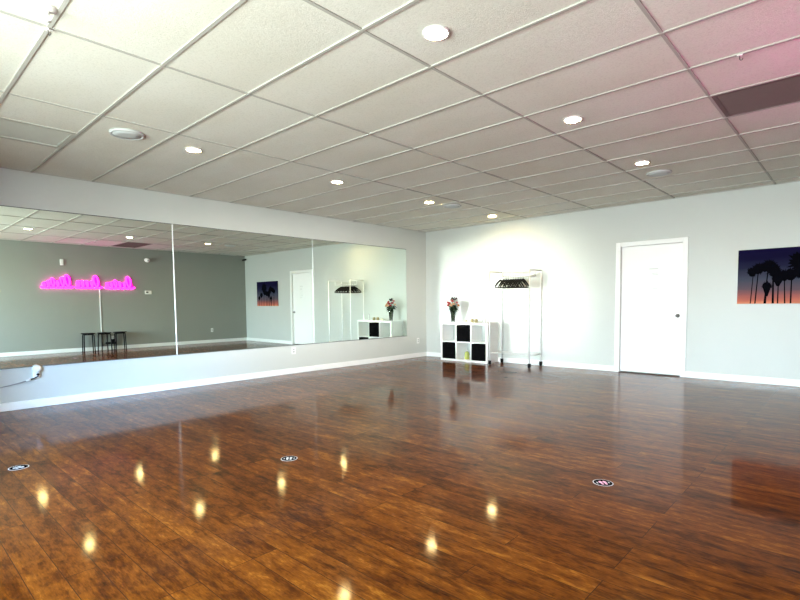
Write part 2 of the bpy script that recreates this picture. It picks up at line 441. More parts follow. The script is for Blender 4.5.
# ------------------------------------------------------------------ ceiling fittings
def downlight(loc, label, first=[None]):
    if first[0] is None:
        r = thing('recessed_downlight', label, 'ceiling light', loc, 0, 'recessed ceiling downlights')
        MB().lathe([(0.064, 0.008), (0.064, -0.002), (0.068, -0.006), (0.076, -0.005), (0.078, 0.006), (0.064, 0.008)], n=32).build('trim_ring', M['plastic'], r)
        MB().lathe([(0.0, -0.0015), (0.064, -0.0015), (0.064, 0.004), (0.0, 0.004)], n=32).build('lens', M['lamp'], r)
        first[0] = r; return r
    return dup(first[0], loc, label)
for x, y, l in ((2.10, -6.095, 'glowing recessed downlight above the left mirror panel, nearest the round left ceiling speaker'),
                (2.10, -4.255, 'second glowing downlight back in the row along the mirror'),
                (2.10, -2.435, 'third glowing downlight back in the row along the mirror, just before a speaker'),
                (2.10, -0.665, 'small glowing downlight closest to the back wall, above the garment rack'),
                (5.165, -6.095, 'largest glowing downlight, at the top centre of the ceiling'),
                (5.155, -4.235, 'glowing downlight in the right row, second back, left of the brown grille'),
                (5.150, -2.405, 'farthest glowing downlight of the right row, above the door')):
    downlight((x, y, H-0.001), l)

def spk(loc, label, first=[None]):
    if first[0] is None:
        r = thing('ceiling_speaker', label, 'speaker', loc, 0, 'round ceiling speakers')
        MB().lathe([(0.118, 0.004), (0.118, -0.010), (0.126, -0.014), (0.138, -0.010), (0.140, 0.006), (0.118, 0.004)], n=36).build('rim', M['speakrim'], r)
        MB().lathe([(0.0, -0.014), (0.06, -0.0135), (0.118, -0.010), (0.118, 0.0), (0.0, 0.0)], n=36).build('speaker_grille', M['speaker'], r)
        first[0] = r; return r
    return dup(first[0], loc, label)
for (x, y), l in zip(SPK, ('large grey-blue round speaker in the ceiling tiles at the left, beside the nearest mirror-row downlight',
                           'faint round speaker in the ceiling near the corner, between two small downlights',
                           'flat round speaker in the ceiling above the door')):
    spk((x, y, H-0.001), l)

# brown return grille
vx0, vx1, vy0, vy1 = GX+5*TB+0.011, GX+6*TB-0.011, GY+7*TA+0.0125, GY+8*TA-0.0125
vr = thing('return_air_grille', 'dark brown return air grille set in the ceiling grid at the right', 'vent', ((vx0+vx1)/2, (vy0+vy1)/2, H))
hx, hy = (vx1-vx0)/2, (vy1-vy0)/2
f = MB()
f.box(-hx, -hy, 0, hx, -hy+0.03, 0.012); f.box(-hx, hy-0.03, 0, hx, hy, 0.012); f.box(-hx, -hy+0.03, 0, -hx+0.03, hy-0.03, 0.012); f.box(hx-0.03, -hy+0.03, 0, hx, hy-0.03, 0.012)
f.build('grille_frame', M['vent'], vr)
s = MB(); n = 30
for k in range(1, n):
    yy = -hy+0.03 + (2*hy-0.06)*k/n
    s.box(-hx+0.03, yy-0.0020, 0.001, hx-0.03, yy+0.0020, 0.010)
s.build('slats', M['vent'], vr)
b = MB(); b.box(-hx, -hy, 0.15, hx, hy, 0.16)
for sgn in (-1, 1):
    b.box(-hx, sgn*hy, 0.012, hx, sgn*(hy-0.005), 0.15); b.box(sgn*hx, -hy, 0.012, sgn*(hx-0.005), hy, 0.15)
b.build('duct_box', M['ventdark'], vr)
# slot diffuser at the left
sx0, sx1, sy0, sy1 = GX+TB+0.002, GX+1.5*TB+0.002, GY+TA+0.008, GY+2*TA-0.008
sr = thing('air_diffuser', 'grey-green slotted air diffuser in the ceiling at the left edge', 'vent', ((sx0+sx1)/2, (sy0+sy1)/2, H))
hx, hy = (sx1-sx0)/2, (sy1-sy0)/2
f = MB(); f.box(-hx, -hy, 0.0, -hx+0.05, hy, 0.012); f.box(hx-0.05, -hy, 0.0, hx, hy, 0.012); f.box(-hx+0.05, -hy, 0, hx-0.05, -hy+0.03, 0.012); f.box(-hx+0.05, hy-0.03, 0, hx-0.05, hy, 0.012)
f.build('diffuser_frame', M['slot'], sr)
s = MB()
for k in range(6):
    x = -hx+0.06 + (2*hx-0.12)*k/5
    a = 0.026
    s.poly([(x-0.03, -hy+0.03, 0.004), (x-0.03, hy-0.03, 0.004), (x+0.030, hy-0.03, 0.020), (x+0.030, -hy+0.03, 0.020)])
s.build('vanes', M['slot'], sr, recalc=False)
b = MB(); b.box(-hx, -hy, 0.06, hx, hy, 0.07)
for sgn in (-1, 1):
    b.box(-hx, sgn*hy, 0.012, hx, sgn*(hy-0.004), 0.06); b.box(sgn*hx, -hy, 0.012, sgn*(hx-0.004), hy, 0.06)
b.build('plenum', M['slot'], sr)
# sprinkler head
sp = thing('fire_sprinkler', 'white sprinkler head hanging from the ceiling at the top left', 'sprinkler', (3.865, -7.675, H))
MB().lathe([(0.0, 0.004), (0.045, 0.004), (0.046, -0.004), (0.030, -0.012), (0.012, -0.014), (0.0, -0.014)], n=24).build('escutcheon', M['plastic'], sp)
k = MB(); k.lathe([(0.010, -0.012), (0.010, -0.030), (0.006, -0.032), (0.0, -0.032)], n=12)
for sgn in (-1, 1): k.tube([(sgn*0.009, 0, -0.028), (sgn*0.016, 0, -0.042), (sgn*0.008, 0, -0.058), (0, 0, -0.062)], 0.0028, 8)
k.build('frame_arms', M['plastic'], sp)
MB().lathe([(0.0, -0.060), (0.017, -0.060), (0.017, -0.063), (0.0, -0.063)], n=16).build('deflector', M['plastic'], sp)
# little hooks on the grid
def hook(loc, rz, label, first=[None]):
    if first[0] is None:
        r = thing('ceiling_hook', label, 'hook', loc, rz, 'small hooks clipped to the ceiling grid')
        MB().rbox(-0.016, -0.014, -0.010, 0.016, 0.014, -0.003, 0.002).build('clip', M['plastic'], r)
        MB().tube([(0, 0, -0.008), (0, 0, -0.028), (0.006, 0, -0.036), (0.014, 0, -0.034), (0.017, 0, -0.026)], 0.003, 8).build('hook_wire', M['chrome'], r)
        first[0] = r; return r
    return dup(first[0], loc, label, rz)
hook((3.648, GY+TA, H), 0.5, 'tiny white hook on the grid crossing just below the sprinkler')
hook((6.385, GY+6*TA, H), 0.2, 'tiny hook on the grid bar just above the brown grille')

# ------------------------------------------------------------------ cube shelf and what is on it
SX0, SX1, SY0, SY1, SH = 0.703, 1.826, -0.392, -0.014, 0.768
root = thing('cube_shelf', 'white six-cubby shelf unit standing against the back wall', 'shelf', ((SX0+SX1)/2, (SY0+SY1)/2, 0))
hx, hy = (SX1-SX0)/2, (SY1-SY0)/2; t = 0.038; u = 0.018
for nm, bx in (('side_panel', (-hx, -hy, 0, -hx+t, hy, SH)), ('side_panel', (hx-t, -hy, 0, hx, hy, SH)),
               ('top_panel', (-hx+t, -hy, SH-t, hx-t, hy, SH)), ('bottom_panel', (-hx+t, -hy, 0, hx-t, hy, t))):
    MB().rbox(*bx, r=0.0015).build(nm, M['melamine'], root)
cw = (2*hx-2*t-2*u)/3; zc = SH/2
cells = []
for i in range(3):
    cells.append(-hx+t+i*(cw+u))
for i in (1, 2):
    x = -hx+t+i*cw+(i-1)*u
    MB().box(x, -hy+0.002, t, x+u, hy, SH-t).build('divider', M['melamine'], root)
for i in range(3):
    MB().box(cells[i], -hy+0.002, zc-u/2, cells[i]+cw, hy, zc+u/2).build('shelf_board', M['melamine'], root)
def bin_(ci, top, label, first=[None]):
    x = (SX0+SX1)/2 + cells[ci]+cw/2; z = (zc+u/2 if top else t)
    loc = (x, SY0+0.17, z)
    if first[0] is None:
        r = thing('fabric_bin', label, 'storage bin', loc, 0, 'black bins in the cube shelf')
        h = zc-u/2-t-0.012; w = cw/2-0.006
        bb = MB(); g = 0.006
        bb.rbox(-w, -0.165, 0, w, 0.165, g, 0.002); bb.rbox(-w, -0.165, 0, w, -0.165+g, h, 0.0025); bb.rbox(-w, 0.165-g, 0, w, 0.165, h, 0.0025)
        bb.rbox(-w, -0.165, 0, -w+g, 0.165, h, 0.0025); bb.rbox(w-g, -0.165, 0, w, 0.165, h, 0.0025)
        bb.build('bin_body', M['black'], r)
        hh = MB(); hh.tube([(-0.05, -0.166, h*0.78), (-0.045, -0.172, h*0.75), (0, -0.173, h*0.735), (0.045, -0.172, h*0.75), (0.05, -0.166, h*0.78)], 0.005, 8)
        hh.build('pull_loop', M['black'], r)
        first[0] = r; return r
    return dup(first[0], loc, label)
bin_(1, True, 'black fabric bin in the top middle cubby of the white shelf')
bin_(0, False, 'black fabric bin in the bottom left cubby of the white shelf')
bin_(2, False, 'black fabric bin in the bottom right cubby, beside the rack wheels')
# yellow-green bottle in the bottom middle cubby
bo = thing('bottle', 'squat yellow-green bottle in the open bottom middle cubby', 'bottle', (1.262, -0.26, t))
MB().lathe([(0.0, 0.0), (0.044, 0.0), (0.047, 0.006), (0.047, 0.11), (0.040, 0.135), (0.018, 0.150), (0.016, 0.160), (0.0, 0.160)], n=24).build('bottle_body', M['lime'], bo)
MB().lathe([(0.0, 0.158), (0.019, 0.158), (0.019, 0.184), (0.0, 0.186)], n=18).build('cap', M['plastic'], bo)
# vase
va = MB(); VX, VY = 0.885, -0.21
va.lathe([(0.0, 0.0), (0.036, 0.0), (0.038, 0.01), (0.040, 0.06), (0.048, 0.14), (0.060, 0.215), (0.064, 0.235), (0.060, 0.236), (0.055, 0.215), (0.043, 0.14), (0.034, 0.06), (0.030, 0.018), (0.0, 0.016)], n=28)
tag(va.build('glass_vase', M['vase'], loc=(VX, VY, SH)), 'tapered smoky glass vase on the left of the white shelf', 'vase')
bq = thing('flower_bouquet', 'bouquet of red and peach roses with dark leaves in the glass vase', 'flowers', (VX, VY, SH+0.02))
st = MB()
heads = []
rnd = random.Random(3)
spec = [(-0.085, -0.05, 0.375, 'red'), (-0.03, -0.075, 0.36, 'red'), (0.03, -0.05, 0.40, 'red'), (-0.10, 0.02, 0.34, 'peach'), (0.065, -0.07, 0.345, 'peach'),
        (0.095, 0.0, 0.37, 'pink'), (-0.055, 0.03, 0.42, 'pink'), (0.02, -0.085, 0.315, 'peach'), (0.015, 0.04, 0.44, 'plum'), (0.06, 0.03, 0.455, 'plum'),
        (-0.02, 0.0, 0.465, 'plum'), (0.135, -0.01, 0.315, 'orange'), (-0.06, -0.08, 0.32, 'red')]
for i, (x, y, z, c) in enumerate(spec):
    st.tube([(rnd.uniform(-.016, .016), rnd.uniform(-.016, .016), 0.0), (x*0.18, y*0.18, 0.12), (x*0.5, y*0.5, 0.22), (x, y, z)], 0.0035, 6)
st.build('stems', M['stem'], bq)
for i, (x, y, z, c) in enumerate(spec):
    fl = MB(); r0 = 0.034 if c != 'plum' else 0.026
    fl.ball((0, 0, 0.012), r0*0.55, (1, 1, 1.1), 10, 6)
    for lay, (nn, rr, tilt) in enumerate(((4, 0.6, 0.25), (5, 0.85, 0.6), (6, 1.05, 1.0))):
        for k in range(nn):
            a = 2*PI*k/nn + lay*0.5
            ca, sa = math.cos(a), math.sin(a)
            def P(u_, v_):   # petal surface
                rad = r0*rr*(0.25+0.75*u_*(0.6+0.5*math.sin(tilt)))
                ang = a + v_*0.62*(0.4+0.6*math.sin(PI*min(1, u_*0.8+0.15)))
                return Vector((math.cos(ang)*rad, math.sin(ang)*rad, -0.012 + u_*r0*(1.35-tilt*0.75)))
            g = [[fl.bm.verts.new(P(uu/3, vv/2)) for vv in (-2, 0, 2)] for uu in range(4)]
            fl.sm = True
            for uu in range(3):
                for vv in range(2): fl._f((g[uu][vv], g[uu][vv+1], g[uu+1][vv+1], g[uu+1][vv]))
            fl.sm = False
    o = fl.build('rose', M[c], bq, (x, y, z), recalc=False)
    o.rotation_euler = (y*-5, x*5, 0)
lf = MB()
def leaf(mb, base, dirv, ln, wd):
    d = Vector(dirv).normalized(); sd = d.cross(Vector((0,0,1))); sd = sd.normalized() if sd.length > 0.01 else Vector((1,0,0))
    nrm = sd.cross(d)
    L_, R_, C_ = [], [], []
    for k in range(6):
        q = k/5; w = wd*math.sin(PI*min(1, q*0.92+0.06))**0.8
        c = Vector(base)+d*ln*q - Vector((0,0,1))*ln*0.35*q*q
        C_.append(mb.bm.verts.new(c)); L_.append(mb.bm.verts.new(c+sd*w+nrm*w*0.25)); R_.append(mb.bm.verts.new(c-sd*w+nrm*w*0.25))
    for k in range(5):
        mb._f((L_[k], C_[k], C_[k+1], L_[k+1])); mb._f((C_[k], R_[k], R_[k+1], C_[k+1]))
for k in range(70):
    a = rnd.uniform(0, 2*PI); z0 = rnd.uniform(0.215, 0.33); rr = rnd.uniform(0.01, 0.05)
    leaf(lf, (math.cos(a)*rr, math.sin(a)*rr*0.8, z0), (math.cos(a), math.sin(a), rnd.uniform(-0.5, 0.5)), rnd.uniform(0.06, 0.105), rnd.uniform(0.018, 0.028))
for k in range(14):
    a = rnd.uniform(0, 2*PI); rr = rnd.uniform(0.0, 0.06)
    leaf(lf, (math.cos(a)*rr, math.sin(a)*rr, rnd.uniform(0.42, 0.47)), (math.cos(a)*.6, math.sin(a)*.6, 0.8), 0.05, 0.012)
lf.build('foliage', M['leaf'], bq, recalc=False)
# small jars, candle, little frame
def jar(x, y, label, first=[None]):
    if first[0] is None:
        r = thing('gold_jar', label, 'jar', (x, y, SH), 0, 'gold jars on the shelf top')
        MB().lathe([(0.0, 0.0), (0.030, 0.0), (0.034, 0.006), (0.034, 0.052), (0.028, 0.060), (0.0, 0.060)], n=22).build('jar_body', M['gold'], r)
        MB().lathe([(0.0, 0.058), (0.030, 0.058), (0.030, 0.070), (0.0, 0.072)], n=22).build('lid', M['gold'], r)
        first[0] = r; return r
    return dup(first[0], (x, y, SH), label)
jar(1.445, -0.21, 'small gold jar on the shelf top, the one nearer the little picture frame')
jar(1.335, -0.19, 'small gold jar on the shelf top, the one nearer the flowers')
ca = thing('candle', 'low cream candle on the shelf top between the gold jars and the flowers', 'candle', (1.19, -0.20, SH))
MB().lathe([(0.0, 0.0), (0.034, 0.0), (0.035, 0.004), (0.035, 0.042), (0.030, 0.046), (0.0, 0.043)], n=22).build('wax_body', M['wax'], ca)
MB().tube([(0, 0, 0.042), (0.001, 0, 0.052)], 0.0015, 6).build('wick', M['ink'], ca)
fr = thing('picture_frame', 'small thin upright frame near the right end of the shelf top', 'frame', (1.625, -0.20, SH), 0.25)
g = MB(); fw, fh = 0.028, 0.148
g.rbox(-fw, -0.006, 0, -fw+0.010, 0.006, fh, 0.001); g.rbox(fw-0.010, -0.006, 0, fw, 0.006, fh, 0.001); g.rbox(-fw, -0.006, 0, fw, 0.006, 0.010, 0.001); g.rbox(-fw, -0.006, fh-0.010, fw, 0.006, fh, 0.001)
g.build('frame_border', M['greyplastic'], fr)
MB().box(-fw+0.008, -0.002, 0.008, fw-0.008, 0.003, fh-0.008).build('print', M['paper'], fr)
s = MB(); s.box(-0.012, 0.004, 0.0, 0.012, 0.05, 0.004); s.box(-0.012, 0.003, 0.0, 0.012, 0.006, 0.06); s.build('stand', M['chrome'], fr)

# ------------------------------------------------------------------ garment rack
RX0, RX1, RY0, RY1, RT = 1.945, 2.755, -0.50, -0.075, 1.735
cx, cy = (RX0+RX1)/2, (RY0+RY1)/2
rk = thing('garment_rack', 'white metal rolling garment rack beside the cube shelf', 'clothes rack', (cx, cy, 0))
hx, hy = (RX1-RX0)/2, (RY1-RY0)/2; R_ = 0.0115
for sx in (-1, 1):
    for sy in (-1, 1):
        MB().tube([(sx*hx, sy*hy, 0.078), (sx*hx, sy*hy, RT)], R_, 12).build('post', M['rack'], rk)
        c = MB(); c.lathe([(0.0, 0.017), (0.024, 0.017), (0.034, 0.012), (0.036, 0.0), (0.034, -0.012), (0.024, -0.017), (0.0, -0.017)], (sx*hx, sy*hy, 0.036), 'X', 20)
        c.box(sx*hx-0.024, sy*hy-0.014, 0.030, sx*hx-0.019, sy*hy+0.014, 0.070); c.box(sx*hx+0.019, sy*hy-0.014, 0.030, sx*hx+0.024, sy*hy+0.014, 0.070)
        c.box(sx*hx-0.024, sy*hy-0.018, 0.068, sx*hx+0.024, sy*hy+0.018, 0.080)
        c.build('caster', M['blackplastic'], rk)
for nm, z in (('top_frame', RT-0.008), ('lower_frame', 0.215)):
    b = MB()
    b.tube([(-hx, -hy, z), (-hx, hy, z)], R_*0.9, 10); b.tube([(hx, -hy, z), (hx, hy, z)], R_*0.9, 10)
    b.tube([(-hx, hy, z), (hx, hy, z)], R_*0.9, 10)
    if nm == 'lower_frame':
        for q in (-0.5, 0.0, 0.5): b.tube([(-hx, q*hy, z), (hx, q*hy, z)], 0.004, 8)
    b.build(nm, M['rack'], rk)
b = MB(); zb = 1.627
b.tube([(-hx, 0, zb), (hx, 0, zb)], 0.011, 12)
b.tube([(-hx, 0, zb), (-hx, 0, RT-0.008)], 0.008, 8); b.tube([(hx, 0, zb), (hx, 0, RT-0.008)], 0.008, 8)
b.build('hanging_rail', M['rack'], rk)
# hangers
def hanger(loc, rz, label, first=[None]):
    if first[0] is None:
        r = thing('clothes_hanger', label, 'hanger', loc, rz, 'black hangers on the garment rack')
        # local: origin on top of rail, hanger plane = Y-Z
        hk = [(0, 0.013*math.cos(a)+0.0, 0.0035+0.0155*math.sin(a)-0.013) for a in [math.radians(q) for q in range(-40, 200, 20)]]
        pts = [(0, 0.0155*math.cos(math.radians(a)), -0.011+0.0155*math.sin(math.radians(a))) for a in range(200, -70, -18)]
        pts += [(0, 0.004, -0.034), (0, 0.0, -0.044), (0, 0.0, -0.065)]
        MB().tube(pts, 0.0026, 8).build('hook', M['chrome'], r)
        bd = MB(); sh = []
        for q in range(-10, 11):
            s_ = q/10; y = s_*0.205; z = -0.068 - 0.098*abs(s_)**1.25 - 0.012*abs(s_)**4
            sh.append((0, y, z))
        bd.tube(sh, [0.018-0.006*abs(q)/10 for q in range(-10, 11)], 8)
        bd.tube([(0, -0.203, -0.176), (0, -0.215, -0.196), (0, -0.195, -0.207), (0, 0.195, -0.207), (0, 0.215, -0.196), (0, 0.203, -0.176)], 0.0085, 8)
        bd.build('hanger_body', M['blackplastic'], r)
        first[0] = r; return r
    return dup(first[0], loc, label, rz)
xsn = [2.045, 2.115, 2.165, 2.213, 2.265, 2.313, 2.362, 2.412, 2.465, 2.513]
ordn = ['first', 'second', 'third', 'fourth', 'fifth', 'sixth', 'seventh', 'eighth', 'ninth', 'tenth']
for i, x in enumerate(xsn):
    w_ = 'nearest the cube shelf' if i == 0 else ('farthest from the cube shelf' if i == 9 else 'counting from the cube shelf end')
    hanger((x, cy, zb+0.0098), [0.08, 0.10, 0.05, 0.08, 0.02, 0.05, 0.00, 0.03, -0.03, 0.01][i], '%s black clothes hanger on the white rack rail, %s' % (ordn[i], w_))

# ------------------------------------------------------------------ sunset picture
PX0, PX1, PZ0, PZ1 = 5.712, 6.832, 1.103, 1.848
cv = MB(); cv.rbox(PX0, -0.034, PZ0, PX1, -0.001, PZ1, 0.002, 2)
cv.mi = 1
def zx(x): return PX0 + (x-65)/880*(PX1-PX0)
def zz_(x, y):
    top = 95 - (x-65)*0.075; return PZ1 - (y-top)/(545-top)*(PZ1-PZ0)
YP = -0.0352
def pp(x, y, dy=0): return (min(max(zx(x), PX0+.001), PX1-.001), YP-dy, min(max(zz_(x, y), PZ0+.001), PZ1-.001))
rp = random.Random(11); lay = [0]
def trunk(x0, x1, y1, w):
    lay[0] += 1; dy = lay[0]*0.00004
    cv.poly([pp(x0-w, 544, dy), pp(x0+w, 544, dy), pp(x1+w*0.7, y1, dy), pp(x1-w*0.7, y1, dy)])
def crown(cx_, cy_, r, skirt=0, nf=22):
    lay[0] += 1; dy = lay[0]*0.00004; pts = []
    for k in range(nf*2):
        a = 2*PI*k/(nf*2)
        q = r*(rp.uniform(0.88, 1.12) if k % 2 == 0 else rp.uniform(0.66, 0.82))
        if math.sin(a) < -0.3: q *= 0.80
        pts.append(pp(cx_+math.cos(a)*q*1.02, cy_-math.sin(a)*q*0.95, dy))
    c = cv.bm.verts.new(pp(cx_, cy_, dy)); vs = [cv.bm.verts.new(p) for p in pts]
    for k in range(len(vs)): cv._f((c, vs[k], vs[(k+1) % len(vs)]))
    if skirt:
        lay[0] += 1; dy = lay[0]*0.00004
        cv.poly([pp(cx_-r*0.72, cy_+r*0.2, dy), pp(cx_+r*0.72, cy_+r*0.2, dy), pp(cx_+r*0.2, cy_+r*0.5+skirt, dy), pp(cx_-r*0.2, cy_+r*0.5+skirt, dy)])
for x0, x1, y1, w in ((187, 205, 300, 5), (228, 250, 270, 6), (310, 335, 250, 7), (316, 322, 440, 11), (384, 380, 300, 10), (425, 425, 340, 6), (485, 474, 310, 6), (533, 535, 310, 7), (640, 625, 240, 9), (735, 742, 330, 7), (840, 835, 380, 6)):
    trunk(x0, x1, y1, w)
for c in ((196, 280, 46), (250, 253, 54), (302, 240, 46), (350, 228, 62), (328, 398, 42, 60), (388, 272, 62), (422, 325, 52, 40), (474, 305, 54, 14), (530, 298, 58, 14), (618, 200, 108), (600, 280, 60), (742, 325, 58, 16), (834, 378, 46, 14)):
    crown(c[0], c[1], c[2]*1.16, *c[3:])
tag(cv.build('canvas_picture', [M['sunset'], M['ink']], recalc=False), 'sunset canvas with black palm silhouettes on the back wall right of the door', 'picture')

# ------------------------------------------------------------------ floor stickers
def sticker(loc, rz, label, centre):
    mb = MB()
    mb.lathe([(0.0, 0.0), (0.062, 0.0), (0.062, 0.0008), (0.0, 0.0008)], n=40, smooth=False)
    mb.mi = 1; mb.lathe([(0.0, 0.0008), (0.0565, 0.0008), (0.0565, 0.0012), (0.0, 0.0012)], n=40, smooth=False)
    for sgn in (-1, 1):       # pair of footprints
        mb.mi = 2
        t_ = MB(); t_.lathe([(0.0, 0.0012), (0.011, 0.0012), (0.011, 0.0016), (0.0, 0.0016)], n=16, smooth=False)
        mb.merge(t_.bm, Matrix.Translation((sgn*0.013, 0.008, 0)) @ Matrix.Diagonal((0.95, 1.9, 1, 1)))
        mb.merge(t_.bm, Matrix.Translation((sgn*0.012, -0.024, 0)) @ Matrix.Diagonal((0.75, 0.9, 1, 1))); t_.bm.free()
    mb.mi = 0
    for sgn in (-1, 1): mb.box(sgn*0.033, -0.012, 0.0012, sgn*0.040, 0.012, 0.0016)
    o = mb.build('floor_sticker', [M['rim'], M['ink'], centre], loc=loc); o.rotation_euler = (0, 0, rz)
    tag(o, label, 'sticker', 'round distancing stickers on the floor')
sticker((2.555, -7.693, 0.0), 0.55, 'round black and white floor sticker at the left edge, below the wall charger', M['rim'])
sticker((3.873, -6.276, 0.0), 0.9, 'round black and white floor sticker left of centre, between two light reflections', M['rim'])
sticker((5.826, -5.244, 0.0), 0.75, 'round floor sticker with pinkish centre, on the right in front of the door', M['pinkprint'])

# ------------------------------------------------------------------ left wall outlets and charger
def outlet(loc, rz, label, first=[None]):
    # plate lies in local Y-Z, facing +X
    if first[0] is None:
        r = thing('wall_outlet', label, 'outlet', loc, rz, 'white wall outlets')
        MB().rbox(0.0, -0.036, -0.058, 0.006, 0.036, 0.058, 0.002).build('cover_plate', M['plastic'], r)
        for sz in (-0.02, 0.02):
            s = MB(); s.rbox(0.005, -0.017, sz-0.014, 0.008, 0.017, sz+0.014, 0.001)
            sk = s.build('socket', M['sockgrey'], r)
            sl = MB()
            for sy in (-0.0065, 0.0065): sl.box(0.0078, sy-0.0012, sz-0.004, 0.0083, sy+0.0012, sz+0.006)
            sl.build('slots', M['blackplastic'], sk)
        first[0] = r; return r
    return dup(first[0], loc, label, rz)
outlet((0.0, -3.50, 0.385), 0, 'white wall outlet below the middle of the mirror')
outlet((0.0, -0.287, 0.355), 0, 'white wall outlet between the mirror and the corner')
outlet((W, -1.17, 0.385), PI, 'white wall outlet seen in the mirror, low on the dark grey wall')
outlet((W, -3.92, 0.30), PI, 'white outlet behind the stools, holding the black adapter')

pc = thing('wall_charger', 'white round-topped charger plugged in below the mirror at left, trailing a grey cord', 'charger', (0.0, -7.070, 0.39))
MB().rbox(0.0, -0.036, -0.058, 0.006, 0.036, 0.058, 0.002).build('cover_plate', M['plastic'], pc)
hb = MB(); hb.lathe([(0.0, 0.006), (0.036, 0.006), (0.043, 0.014), (0.045, 0.034), (0.040, 0.054), (0.026, 0.066), (0.0, 0.070)], (0, 0.0, 0.060), 'X', 28); hb.build('round_head', M['plastic'], pc)
hb = MB(); hb.rbox(0.006, -0.032, -0.045, 0.040, 0.022, 0.040, 0.008, 3); hb.build('plug_body', M['plastic'], pc)
hb = MB(); hb.lathe([(0.0, 0.0), (0.014, 0.0), (0.014, 0.022), (0.010, 0.026), (0.0, 0.026)], (0.034, 0.006, -0.004), 'X', 18); tag(hb.build('socket', M['blackplastic'], pc), 'black round socket')
cp = [(0.045, 0.010, -0.024), (0.042, -0.010, -0.036), (0.036, -0.035, -0.048), (0.030, -0.07, -0.060)]
hb = MB(); hb.tube(cp, [0.006, 0.006, 0.007, 0.007], 8); tag(hb.build('strain_relief', M['blackplastic'], pc), 'black strain relief')
hb = MB(); hb.tube([(0.030, -0.064, -0.056), (0.028, -0.105, -0.070)], 0.012, 12); tag(hb.build('connector', M['plastic'], pc), 'white cord connector')
hb = MB(); hb.tube([(0.028, -0.10, -0.069), (0.026, -0.18, -0.088), (0.024, -0.28, -0.108), (0.022, -0.40, -0.128), (0.020, -0.55, -0.160), (0.018, -0.72, -0.22), (0.02, -0.85, -0.30), (0.03, -0.95, -0.382)], 0.0042, 8); hb.build('cord', M['cord'], pc)

# ------------------------------------------------------------------ right wall (seen in the mirror)
# pink script sign: three strokes of tube, read from +Y to -Y
SGY, SGZ = -3.34, 1.60
ns = thing('neon_sign', 'glowing pink cursive neon sign on the grey wall, seen in the mirror', 'neon sign', (W, SGY, SGZ))
def stroke(loops, u0, u1, lead):
    pts = []
    n = len(loops)
    pts.append((u0, 0.03))
    per = 24
    for i, (c, h) in enumerate(loops):
        nxt = loops[i+1][0] if i < n-1 else min(u1, c+0.08)
        prv = loops[i-1][0] if i > 0 else max(u0, c-0.08)
        for k in range(per):
            q = k/per
            th = 2*PI*q
            base = (prv+c)/2*(1-q) + (c+nxt)/2*q
            a = 0.042 + 0.03*min(1, max(0, (h-0.16)/0.15))
            v = h*(1-math.cos(th))/2
            pts.append((base + a*math.sin(th)*1.0 + 0.12*v, v))
    pts.append((u1, 0.02))
    return [(-0.030, -u, v+0.012) for u, v in pts]
words = [([(0.12, .31), (.25, .15), (.36, .16), (.46, .21), (.56, .15), (.66, .14)], 0.0, 0.735),
         ([(.90, .31), (1.02, .17), (1.12, .17), (1.22, .18), (1.32, .17)], 0.79, 1.40),
         ([(1.53, .31), (1.655, .25), (1.76, .16), (1.85, .22), (1.95, .16), (2.04, .11)], 1.44, 2.12)]
for lp, a, b_ in words:
    # added pink backing, its colour fills in the tube glare round the lettering
    bp_ = MB(); bp_.rbox(-0.010, -b_+0.05, 0.004, -0.006, -a-0.03, 0.150, 0.0015)
    for c_, h_ in lp:
        if h_ > 0.19:
            o_ = 0.12*h_; w2 = 0.075
            bp_.mi = 0; y0 = -(c_+o_*0.5)
            bp_.lathe([(0.0, -0.0101), (w2, -0.0101), (w2, -0.0061), (0.0, -0.0061)], (0, y0, h_-w2*0.9), 'X', 24, False)
            if h_ > 0.27: bp_.rbox(-0.0102, y0-w2, 0.10, -0.0062, y0+w2, h_-w2*0.9, 0.0015)
    bp_.build('glare_backing', M['glarepink'], ns)
    m_ = MB(); m_.tube(stroke(lp, a, b_, 0), 0.021, 10); m_.build('neon_tube', M['neon'], ns)
for y in (-0.10, -0.5, -0.9, -1.3, -1.7, -2.02):
    MB().tube([(-0.001, y, 0.03), (-0.024, y, 0.03)], 0.005, 8).build('standoff', M['plastic'], ns)
MB().rbox(-0.026, -2.10, 0.018, -0.018, -0.02, 0.040, 0.002).build('support_rail', M['plastic'], ns)
cc = MB(); cc.rbox(W-0.016, -4.20, 0.09, W, -4.178, 1.615, 0.002)
tag(cc.build('cord_cover', M['white']), 'thin white vertical cord cover running down from the neon sign', 'cord cover')
# power adapter
pa = thing('power_adapter', 'black power adapter on the grey wall behind the stools, seen in the mirror', 'adapter', (W, -3.99, 0.175))
MB().rbox(-0.062, -0.115, -0.028, -0.007, 0.115, 0.030, 0.010, 3).build('adapter_body', M['blackplastic'], pa)
MB().rbox(-0.040, 0.02, 0.02, -0.009, 0.10, 0.10, 0.006, 2).build('adapter_plug', M['blackplastic'], pa)
MB().tube([(-0.03, -0.112, 0.0), (-0.028, -0.15, -0.02), (-0.02, -0.18, -0.05), (-0.012, -0.20, -0.075)], 0.004, 8).build('lead', M['blackplastic'], pa)
